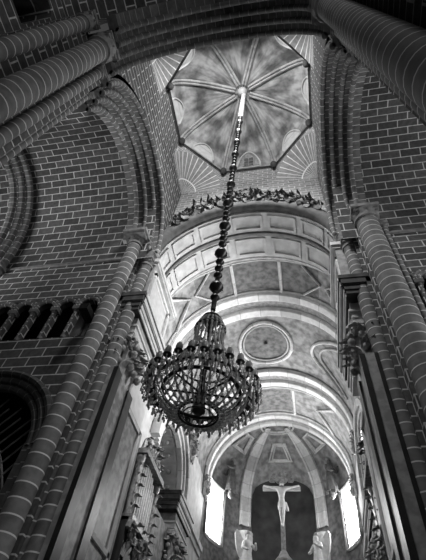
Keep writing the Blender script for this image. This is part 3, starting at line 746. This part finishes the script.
for s in (-1, 1):
    nm = SIDE[s]
    root = thing('marble_pier', (s * 3.2, 7.9, 0), 'marble-clad %s jamb of the chancel with black edge strips' % nm, 'pier')
    MB().box(s * 2.86, s * 3.05, 7.32, 9.6, 0, 8.2).box(s * 3.05, s * 3.75, 8.4, 9.6, 0, 8.2).build('core', 'grey', root)
    for y0, y1 in ((7.04, 7.24), (7.8, 8.12)): MB().box(s * 2.70, s * 2.95, y0, y1, 0, 8.2).build('edge_strip', 'black', root)
    MB().box(s * 2.75, s * 2.95, 7.2, 7.92, 0, 8.2).build('pilaster', 'mottled', root)
    MB().box(s * 2.8, s * (2.92 if s < 0 else 3.0), 6.96, 7.04, 0, 8.25).build('corner_strip', 'grey', root)
    MB().box(s * 2.69, s * 2.8, 6.93, 7.04, 0, 8.2).build('edge_strip', 'black', root)
    if s > 0: MB().box(3.0, 3.08, 6.96, 7.06, 0, 8.25).build('edge_strip', 'black', root)
    b = MB(); b.box(s * 2.80, s * 2.95, 8.05, 9.3, 0, 8.1); b.build('panel', 'mottled', root)
    b = MB()
    for (ya, yb, za, zb) in ((8.1, 8.2, 2, 8.0), (9.15, 9.25, 2, 8.0), (8.1, 9.25, 7.9, 8.0), (8.1, 9.25, 5.05, 5.15)): b.box(s * 2.75, s * 2.85, ya, yb, za, zb)
    b.build('panel_frame', 'marble', root)
    acanthus_capital(root, s * 2.85, s * 3.4, 7.34, 8.2, 8.3, 9.6, s)
    b = MB(); b.box(s * 2.95, s * 3.7, 8.2, 9.6, 8.2, 9.62); b.build('upper_panel', 'marble', root)
    root = thing('entablature_block', (s * 3.1, 7.5, 9.65), 'projecting moulded cornice block atop the %s chancel jamb' % nm, 'entablature')
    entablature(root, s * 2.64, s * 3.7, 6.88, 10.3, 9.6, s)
    root = thing('attic_block', (s * 3.1, 8.0, 11.05), 'pale panelled attic block standing on the %s cornice block' % nm, 'attic')
    MB().box(s * 2.84, s * 3.6, 7.28, 9.3, 11.05, 12.75).build('body', 'white', root)
    MB().box(s * 2.8, s * 3.6, 7.2, 7.28, 11.05, 12.75).build('shade_facing', 'grey', root)  # grey plate darkens the attic front, shade put into its colour
    b = MB()
    for (ya, yb, za, zb) in ((7.38, 7.5, 11.2, 12.6), (9.05, 9.17, 11.2, 12.6), (7.38, 9.17, 12.48, 12.6), (7.38, 9.17, 11.2, 11.32)): b.box(s * 2.77, s * 2.86, ya, yb, za, zb)
    b.build('panel_frame', 'white', root)
    MB().box(s * 2.72, s * 3.65, 7.16, 9.5, 12.75, 12.86).box(s * 2.68, s * 3.65, 7.1, 9.55, 12.86, 13.02).build('cap_moulding', 'marble', root)
    # second pier, under the middle rib
    root = thing('marble_pier', (s * 3.7, 16.6, 0), 'second marble pier on the %s of the chancel, under the middle vault rib' % nm, 'pier')
    MB().box(s * 3.55, s * 4.4, 16.1, 18.2, 0, 7.3).build('core', 'mottled', root)
    b = MB(); b.box(s * 3.48, s * 3.6, 16.2, 16.35, 0, 7.3); b.box(s * 3.48, s * 3.6, 17.7, 17.85, 0, 7.3); b.box(s * 3.62, s * 3.74, 16.03, 16.2, 0, 7.3); b.build('edge_strip', 'marble', root)
    acanthus_capital(root, s * 3.55, s * 4.3, 16.1, 17.3, 7.3, 8.6, s)
    MB().box(s * 3.7, s * 4.4, 17.3, 18.2, 7.3, 8.6).build('upper_panel', 'marble', root)
    root = thing('entablature_block', (s * 3.8, 16.4, 8.6), 'second moulded cornice block farther down the %s chancel wall' % nm, 'entablature')
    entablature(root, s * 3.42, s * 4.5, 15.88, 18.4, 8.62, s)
    # running cornice between the piers, and arch mouldings of the side opening
    root = thing('wall_cornice', (s * 3.7, 19.5, 9.45), 'moulded wall cornice beside the apse on the %s' % nm, 'cornice')
    b = MB()
    for (z0, z1, pj) in ((8.7, 9.1, 0.05), (9.1, 9.6, 0.02), (9.6, 9.8, 0.1), (9.8, 10.0, 0.2)): b.box(s * (3.72 - pj), s * 3.95, 18.4, 20.95, z0, z1)
    b.build('moulding', 'marble', root)
    root = thing('side_arch', (s * 3.6, 14.6, 10.03), 'white moulded arch of the side opening on the %s chancel wall' % nm, 'arch')
    for i, (r, th) in enumerate(((1.78, 0.11), (2.04, 0.1), (2.3, 0.13))):
        b = MB(); xx = 3.68 - 0.07 * i
        b.arc('X', 14.6, 10.03, [(s * (xx - th), r - th), (s * (xx - th), r + th * 0.8), (s * (xx - th * 0.4), r + th), (s * 3.75, r + th), (s * 3.75, r - th)], n=32, closed=True)
        b.build('archivolt', 'white', root)
    for k in range(9):      # coffers on the underside of the arch
        ta = PI * (k + 0.12) / 9; tb = PI * (k + 0.88) / 9; b = MB()
        for (u0, u1, xa, xb) in ((ta, tb, 3.82, 3.9), (ta, tb, 4.4, 4.48), (ta, ta + 0.05, 3.82, 4.48), (tb - 0.05, tb, 3.82, 4.48)):
            b.grid([[(s * xq, 14.6 + rq * math.cos(u0 + (u1 - u0) * q / 4), 10.03 + rq * math.sin(u0 + (u1 - u0) * q / 4)) for xq, rq in ((xa, 1.76), (xa, 1.69), (xb, 1.69), (xb, 1.76))] for q in range(5)])
        tm = (ta + tb) / 2; b.ball((s * 4.15, 14.6 + 1.73 * math.cos(tm), 10.03 + 1.73 * math.sin(tm)), 0.1, 8, 5)
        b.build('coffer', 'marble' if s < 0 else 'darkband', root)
    # carved corbels under the ribs
    for yk, lab in ((12.4, 'first'), (17.3, 'middle'), (20.8, 'last')):
        b = MB(); x = s * (VR - 0.1)
        for r_ in range(3):
            for q in range(4): b.leaf((x, yk - 0.36 + 0.24 * q, VS - 0.9 + 0.32 * r_), (0, 0, 1), (-s, 0, -0.1), 0.42, 0.24, 0.5)
        b.scroll((x - s * 0.1, yk - 0.3, VS - 0.05), (0, 1, 0), (0, 0, 1), 0.2, 1.5, 0.06); b.scroll((x - s * 0.1, yk + 0.3, VS - 0.05), (0, -1, 0), (0, 0, 1), 0.2, 1.5, 0.06)
        b.ball((x - s * 0.1, yk, VS - 0.55), 0.17, 8, 6, (0.9, 1, 1.2))
        tag(b.build('carved_corbel', 'leaf'), 'leafy carved corbel carrying the %s double rib on the %s' % (lab, nm), 'corbel', 'carved corbels of the vault ribs')

# ------------------------------------------------------------------ carved crest on the front arch
root = thing('carved_crest', (0, 7.1, VS + 3.2), 'dark leafy carved crest along the top of the front chancel arch', 'carving')
def cr(t, r, y=7.05): return Vector((r * math.cos(t), y, VS + r * math.sin(t)))
for i in range(26):
    t = PI / 2 + (i - 12.5) * 0.068 + random.uniform(-0.015, 0.015); rad = Vector((math.cos(t), 0, math.sin(t))); tg = Vector((-math.sin(t), 0, math.cos(t)))
    k = (1 - abs(i - 12.5) / 15) ** 0.7; b = MB(); r0 = 3.12
    for q in range(5):
        d = (rad * random.uniform(0.3, 1) + tg * random.uniform(-1, 1)).normalized()
        b.leaf(cr(t + random.uniform(-0.03, 0.03), r0 + k * random.uniform(0, 0.45), 6.98 + random.uniform(-0.08, 0.08)), d, (random.uniform(-0.4, 0.4), -1, random.uniform(-0.4, 0.2)), random.uniform(0.22, 0.42) * (0.6 + 0.5 * k), random.uniform(0.2, 0.32), 0.7)
    b.build('leaf_spray', 'crest', root)
for i in range(14):
    t = PI / 2 + (i - 6.5) * 0.122; rad = Vector((math.cos(t), 0, math.sin(t))); tg = Vector((-math.sin(t), 0, math.cos(t))); sg = 1 if i % 2 else -1
    k = 1 - abs(i - 6.5) / 8
    b = MB(); b.scroll(cr(t, 3.3 + 0.28 * k, 6.9), tg * sg, rad, 0.2 + 0.08 * k, 1.5, 0.06, 1); b.build('scroll', 'crest', root)
b = MB(); b.ball(cr(PI / 2, 3.75, 7.0), 0.3, 12, 8, (0.9, 0.45, 1.1)); b.scroll(cr(PI / 2, 4.0, 6.95) + Vector((-0.3, 0, 0)), (1, 0, 0), (0, 0, 1), 0.22, 1.4, 0.06); b.scroll(cr(PI / 2, 4.0, 6.95) + Vector((0.3, 0, 0)), (-1, 0, 0), (0, 0, 1), 0.22, 1.4, 0.06)
b.tube([cr(PI / 2, 4.15, 6.95) + Vector((x, 0, 0.1 - x * x * 0.8)) for x in (-0.45, -0.3, -0.15, 0, 0.15, 0.3, 0.45)], 0.07, 6); b.build('cartouche', 'crest', root)

# ------------------------------------------------------------------ organ cases on both sides
for s in (-1, 1):
    nm = SIDE[s]
    root = thing('organ_case', (s * 3.3, 11.6, 4), 'ornate dark organ case with a stand of pale pipes on the left chancel wall' if s < 0 else 'ornate dark organ case half hidden behind the right chancel jamb', 'organ')
    MB().box(s * 3.05, s * 3.75, 10.5, 12.6, 3.5, 6.5).build('lower_case', 'wood', root)
    MB().box(s * 3.3, s * 3.75, 10.7, 12.4, 6.5, 8.3).build('case_back', 'wood', root)
    b = MB()
    for z in (3.9, 5.2): 
        for y in (10.62, 11.6): b.box(s * 3.0, s * 3.06, y, y + 0.85, z, z + 1.05)
    b.build('case_panel', 'black', root)
    for k in range(9):
        y = 10.85 + 0.17 * k; hh = 7.9 + 0.4 * math.sin(PI * k / 8)
        MB().lathe([(0.015, 0), (0.065, 0.3), (0.065, hh - 6.55), (0.05, hh - 6.5)], (s * 3.2, y, 6.55), 10).build('pipe', 'pipe', root)
    for y in (10.7, 12.4):
        b = MB(); b.lathe([(0.09, 0), (0.12, 0.1), (0.08, 0.25), (0.1, 0.8), (0.07, 1.5), (0.14, 1.62), (0.14, 1.72)], (s * 3.2, y, 6.5), 10)
        for q in range(6): b.leaf((s * 3.12, y, 6.6 + 0.28 * q), (0, 0.2, 1), (-s, 0.3, 0), 0.3, 0.2, 0.6)
        b.build('carved_post', 'gilt', root)
    MB().box(s * 2.95, s * 3.75, 10.5, 12.6, 6.42, 6.56).build('moulding', 'gilt', root); MB().box(s * 3.0, s * 3.75, 10.6, 12.5, 8.3, 8.45).build('moulding', 'gilt', root)
    b = MB()
    for q in range(14): b.leaf((s * 3.2, 10.7 + 0.13 * q, 8.42), (0, random.uniform(-0.6, 0.6), 1), (-s, random.uniform(-0.4, 0.4), 0.2), 0.35 + 0.3 * math.sin(PI * q / 13), 0.22, 0.5)
    for yy, sg in ((11.1, 1), (12.0, -1)): b.scroll((s * 3.15, yy, 8.65), (0, sg, 0), (0, 0, 1), 0.24, 1.6, 0.06)
    b.build('carved_crown', 'gilt', root)
    b = MB()
    for q in range(4): b.scroll((s * 3.0, 10.75 + 0.55 * q, 6.2 - 0.25 * (q % 2)), (0, 1 if q % 2 else -1, 0), (0, 0, 1), 0.3, 1.5, 0.07)
    for q in range(10): b.leaf((s * 3.02, 10.6 + 0.2 * q, 5.6 + 0.3 * (q % 3)), (0, random.uniform(-0.5, 0.5), 1), (-s, 0, 0), 0.4, 0.24, 0.5)
    b.build('carved_scrollwork', 'gilt', root)

# ------------------------------------------------------------------ figures
def skin_body(name, verts, edges, radii, mat, parent, loc, scale=1.0, rot=0.0, sub=2):
    me = bpy.data.meshes.new(name)
    cs, sn = math.cos(rot), math.sin(rot)
    vv = [((x * cs - y * sn) * scale, (x * sn + y * cs) * scale, z * scale) for x, y, z in verts]
    me.from_pydata(vv, edges, []); o = bpy.data.objects.new(name, me); C.objects.link(o)
    md = o.modifiers.new('s', 'SKIN'); md.use_smooth_shade = True
    for i, sv in enumerate(me.skin_vertices[0].data):
        r = radii[i]; r = r if isinstance(r, tuple) else (r, r); sv.radius = (r[0] * scale, r[1] * scale); sv.use_root = (i == 0)
    ms = o.modifiers.new('u', 'SUBSURF'); ms.levels = sub; ms.render_levels = sub
    dg = bpy.context.evaluated_depsgraph_get(); dg.update()
    m2 = bpy.data.meshes.new_from_object(o.evaluated_get(dg)); o.modifiers.clear(); o.data = m2; bpy.data.meshes.remove(me)
    m2.materials.clear(); m2.materials.append(M[mat])
    m2.polygons.foreach_set('use_smooth', [True] * len(m2.polygons))
    o.location = loc
    if parent: o.parent = parent; o.matrix_parent_inverse = Matrix.Translation(parent.location).inverted()
    return o
# crucifix
CY = 22.7
root = thing('crucifix', (0.05, CY, 9.5), 'tall carved crucifix with pale figure before the dark apse panel', 'crucifix')
cx = 0.05
MB().box(cx - 0.11, cx + 0.11, CY, CY + 0.14, 10.6, 14.3).build('upright', 'carved', root)
MB().box(cx - 1.0, cx + 1.0, CY - 0.01, CY + 0.13, 13.62, 13.84).build('crossbar', 'marble', root)
MB().box(cx - 0.22, cx + 0.22, CY - 0.05, CY, 14.05, 14.28).build('title_board', 'carved', root)
b = MB(); b.lathe([(0.55, 0), (0.6, 0.1), (0.35, 0.25), (0.3, 0.4), (0.42, 0.6), (0.42, 0.75), (0.25, 0.95), (0.15, 1.15)], (cx, CY + 0.05, 9.5), 20); b.build('pedestal', 'carved', root)
b = MB()
for q in range(9):
    a = PI * q / 8; b.leaf((cx + 0.35 * math.cos(a), CY + 0.12, 14.2 + 0.2 * math.sin(a)), (math.cos(a), 0, math.sin(a) + 0.1), (0, -1, 0), 0.32, 0.2, 0.3)
b.ball((cx, CY + 0.12, 14.25), 0.32, 10, 8, (1.1, 0.3, 0.8)); b.build('cloud_ornament', 'carved', root)
V = [(0, 0, 0), (0, 0, 0.16), (0, -0.02, 0.36), (0, -0.02, 0.56), (0, 0, 0.66), (0.02, -0.05, 0.76), (0.04, -0.08, 0.86),
     (0.16, -0.01, 0.60), (0.42, 0.02, 0.70), (0.70, 0.04, 0.78), (0.82, 0.04, 0.80),
     (-0.16, -0.01, 0.60), (-0.42, 0.02, 0.70), (-0.70, 0.04, 0.78), (-0.82, 0.04, 0.80),
     (0.08, -0.01, -0.08), (0.07, -0.12, -0.46), (0.03, -0.02, -0.86), (0.02, -0.08, -1.02),
     (-0.08, -0.01, -0.08), (-0.06, -0.1, -0.46), (-0.02, -0.02, -0.86), (-0.02, -0.1, -1.0)]
Ed = [(0, 1), (1, 2), (2, 3), (3, 4), (4, 5), (5, 6), (3, 7), (7, 8), (8, 9), (9, 10), (3, 11), (11, 12), (12, 13), (13, 14), (0, 15), (15, 16), (16, 17), (17, 18), (0, 19), (19, 20), (20, 21), (21, 22)]
Ra = [(0.15, 0.11), (0.12, 0.09), (0.15, 0.11), (0.14, 0.1), 0.06, 0.1, 0.09, 0.075, 0.055, 0.04, 0.045, 0.075, 0.055, 0.04, 0.045, 0.1, 0.07, 0.045, 0.035, 0.1, 0.07, 0.045, 0.035]
fig = skin_body('crucified_figure', V, Ed, Ra, 'statue', root, (cx, CY - 0.16, 12.86), 1.18)
b = MB(); b.lathe([(0.2, -0.3), (0.22, -0.15), (0.2, 0.0), (0.17, 0.1)], (cx, CY - 0.16, 12.84), 12); b.leaf((cx + 0.2, CY - 0.2, 12.89), (0.2, 0, -1), (0.3, -1, 0), 0.5, 0.16, 0.2)
b.build('loincloth', 'marble', fig)
b = MB(); b.ball((cx + 0.04, CY - 0.2, 13.88), 0.13, 10, 8, (1, 1, 1)); b.build('hair', 'carved', fig)
# robed statues
def robed(name, loc, s, label, group, wings, scale, rot, mat='statue', pr=1.0):
    root = thing(name, loc, label, 'statue', group)
    V = [(0, 0, 0.95), (0, 0, 1.2), (0, 0, 1.38), (0, 0, 1.5), (0, -0.03, 1.62), (0, -0.04, 1.74),
         (0.19, 0, 1.36), (0.34, -0.14, 1.14), (0.2, -0.34, 1.22), (0.14, -0.42, 1.3), (-0.19, 0, 1.36), (-0.32, -0.1, 1.1), (-0.22, -0.3, 0.98), (-0.16, -0.38, 0.98),
         (0.1, -0.06, 0.7), (0.12, -0.22, 0.42), (0.12, -0.04, 0.08), (0.12, -0.18, 0.03), (-0.1, 0.02, 0.7), (-0.12, -0.04, 0.42), (-0.13, 0.06, 0.08), (-0.13, -0.08, 0.03)]
    Ed = [(0, 1), (1, 2), (2, 3), (3, 4), (4, 5), (2, 6), (6, 7), (7, 8), (8, 9), (2, 10), (10, 11), (11, 12), (12, 13), (0, 14), (14, 15), (15, 16), (16, 17), (0, 18), (18, 19), (19, 20), (20, 21)]
    Ra = [(0.17, 0.13), (0.15, 0.11), (0.17, 0.12), 0.065, 0.1, 0.095, 0.085, 0.065, 0.05, 0.045, 0.085, 0.065, 0.05, 0.045, 0.11, 0.085, 0.055, 0.045, 0.11, 0.085, 0.055, 0.045]
    skin_body('body', V, Ed, Ra, mat, root, loc, scale, rot)
    cs, sn = math.cos(rot), math.sin(rot)
    def tr(p): return Vector((loc[0] + (p[0] * cs - p[1] * sn) * scale, loc[1] + (p[0] * sn + p[1] * cs) * scale, loc[2] + p[2] * scale))
    rows = []
    for j in range(9):
        f = j / 8; row = []
        for q in range(24):
            a = 2 * PI * q / 24; rr = (0.18 + 0.14 * (1 - f) ** 1.3) * (1 + 0.09 * math.sin(6 * a + 2 * f)); row.append(tr((rr * math.cos(a), rr * 0.8 * math.sin(a) - 0.05 * (1 - f), 0.1 + 1.0 * f)))
        rows.append(row)
    MB().grid(rows, None, closed=True).build('robe', mat, root)
    MB().ball(tr((0, 0.02, 1.75)), 0.125 * scale, 10, 8, (1, 1, 1.05)).build('hair', 'carved', root)
    if wings:
        for sg in (-1, 1):
            b = MB(); ol = [(0.02, 0.0), (0.1, 0.3), (0.26, 0.56), (0.42, 0.66), (0.5, 0.52), (0.48, 0.2), (0.4, -0.15), (0.28, -0.42), (0.16, -0.5), (0.08, -0.25)]
            fr = [tr((sg * (0.07 + 0.8 * u), 0.14 + 0.35 * u, 1.28 + v)) for u, v in ol]; bk = [tr((sg * (0.07 + 0.8 * u) + 0.02, 0.2 + 0.35 * u, 1.28 + v)) for u, v in ol]
            m = len(ol); b.add(fr + bk, [tuple(range(m)), tuple(range(2 * m - 1, m - 1, -1))] + [(q, q + m, (q + 1) % m + m, (q + 1) % m) for q in range(m)])
            b.build('wing', mat, root)
    x, y, z = loc
    MB().lathe([(0.1 * pr, -0.7 * pr), (0.3 * pr, -0.4 * pr), (0.36 * pr, -0.15), (0.46 * pr, -0.08), (0.46 * pr, 0.06)], (x, y, z), 16).build('pedestal', mat, root)
for s in (-1, 1):
    robed('angel_statue', (s * 1.64, 22.3, 9.3), s, 'white winged angel statue at the foot of the %s apse rib' % SIDE[s], 'angel statues by the crucifix', True, 1.1, -s * 0.7)
    x, y = apx(PI / 2 - s * R(57), VR - 0.55)
    robed('wall_statue', (x, y, 13.35), s, 'grey robed figure on a bracket above the %s apse window' % SIDE[s], 'bracket figures in the apse', False, 1.12, s * 0.8, 'darkband', 0.36)

# ------------------------------------------------------------------ hanging rod and chandelier
HX, HY = 0.06, 4.55
root = thing('hanging_chain', (HX, HY, 7.0), 'long knotted chandelier cord with dark baubles dropping from the lantern boss', 'chain')
MB().lathe([(0.045, 0), (0.045, 13.7)], (HX, HY, 7.1), 8).build('cord', 'bronze', root)
MB().lathe([(0.06, 0), (0.1, 0.15), (0.095, 3.2), (0.12, 3.45)], (HX, HY, 18.6), 12).build('white_sleeve', 'statue', root)['label'] = 'pale sleeve at the top of the cord'
prev = 7.2
zz = 7.35; k = 0
while zz < 18.5:
    big = (k % 4 == 1); hgt = 0.36 if big else 0.2; r = (0.135 if big else 0.088) * (1.0 if zz < 12 else 0.9)
    MB().lathe([(0.025, 0), (r * 0.5, hgt * 0.1), (r, hgt * 0.42), (r * 0.9, hgt * 0.6), (r * 0.45, hgt * 0.85), (0.03, hgt)], (HX, HY, zz), 10).build('bauble', 'bronze', root)
    zz += hgt + 0.03 + (0.05 if big else 0.0); k += 1

root = thing('chandelier', (HX, HY, 7.0), 'huge round crystal chandelier hanging in the middle of the crossing', 'chandelier')
def hoop(r, z, th, name, mat, tall=1.0):
    b = MB(); b.tube([(HX + r * math.cos(2 * PI * i / 48), HY + r * math.sin(2 * PI * i / 48), z) for i in range(48)], th, 8, closed=True); return b.build(name, mat, root)
hoop(0.66, 5.39, 0.016, 'main_hoop', 'bronze'); hoop(0.535, 5.34, 0.026, 'lower_hoop', 'iron'); hoop(0.26, 5.0, 0.015, 'bottom_hoop', 'iron')
hoop(0.2, 4.98, 0.009, 'bottom_hoop', 'iron'); hoop(0.24, 6.6, 0.022, 'crown_hoop', 'bronze'); hoop(0.15, 6.86, 0.018, 'crown_hoop', 'bronze'); hoop(0.4, 5.88, 0.016, 'waist_hoop', 'bronze')
MB().lathe([(0.03, -2.0), (0.09, -1.95), (0.06, -1.7), (0.03, -1.4), (0.06, -1.0), (0.03, -0.6), (0.06, -0.3), (0.12, -0.12), (0.05, 0.0), (0.02, 0.12)], (HX, HY, 7.0), 12).build('stem', 'bronze', root)
for k in range(4):
    a = PI * k / 4 + 0.25; d = Vector((math.cos(a), math.sin(a), 0)) * 0.535
    MB().tube([Vector((HX, HY, 5.34)) - d, Vector((HX, HY, 5.34)) + d], 0.014, 6).build('spoke', 'iron', root)
def strand(path, r, name='bead_strand'):
    b = MB()
    for i, p in enumerate(path): b.ball(p, r * (1.25 if i % 3 == 0 else 0.85), 6, 4, (1, 1, 1.3))
    return b.build(name, 'crystal', root)
def rp(r, a, z): return Vector((HX + r * math.cos(a), HY + r * math.sin(a), z))
for k in range(20):
    a = 2 * PI * k / 20
    strand([rp(0.12 + 0.12 * math.sin(PI / 2 * t / 7), a, 6.86 - 0.26 * t / 7) for t in range(8)], 0.017)
    strand([rp(0.24 + 0.16 * (t / 20) ** 1.6 - 0.05 * math.sin(PI * t / 20), a, 6.58 - 0.7 * t / 20) for t in range(21)], 0.019)
for k in range(28):
    a = 2 * PI * k / 28
    strand([rp(0.4 + 0.25 * (t / 16) ** 1.3, a, 5.87 - 0.48 * (t / 16) ** 0.8) for t in range(17)], 0.02)
for k in range(30):
    a = 2 * PI * (k + 0.5) / 30
    strand([rp(0.64 - 0.37 * (t / 18) ** 1.3, a, 5.38 - 0.37 * math.sin(PI / 2 * t / 18)) for t in range(19)], 0.018)
for k in range(28):
    a = 2 * PI * k / 28; d = Vector((math.cos(a), math.sin(a), 0))
    arm = MB(); arm.tube([rp(0.64, a, 5.38), rp(0.7, a, 5.31), rp(0.74, a, 5.31), rp(0.765, a, 5.36), rp(0.765, a, 5.4)], 0.014, 6)
    arm.lathe([(0.012, 0), (0.05, 0.02), (0.062, 0.04), (0.03, 0.05), (0.02, 0.08)], rp(0.765, a, 5.4), 10); ao = arm.build('candle_arm', 'bronze', root)
    MB().lathe([(0.018, 0), (0.04, 0.02), (0.05, 0.06), (0.045, 0.1), (0.03, 0.14)], rp(0.765, a, 5.44), 10).build('candle_cup', 'crystal', ao)
    b = MB()
    for q in range(5):
        aa = 2 * PI * q / 5; p = rp(0.765, a, 5.4) + Vector((0.055 * math.cos(aa), 0.055 * math.sin(aa), 0))
        for t in range(3): b.ball(p - Vector((0, 0, 0.045 * t + 0.02)), 0.013 if t < 2 else 0.02, 5, 4, (1, 1, 1.5))
    b.build('crystal_drops', 'crystal', ao)
    b = MB(); p = rp(0.715, a, 5.29)
    for t in range(4): b.ball(p - Vector((0, 0, 0.04 * t)), 0.016 if t < 3 else 0.024, 6, 4, (1, 1, 1.5))
    b.build('pendant', 'crystal', root)
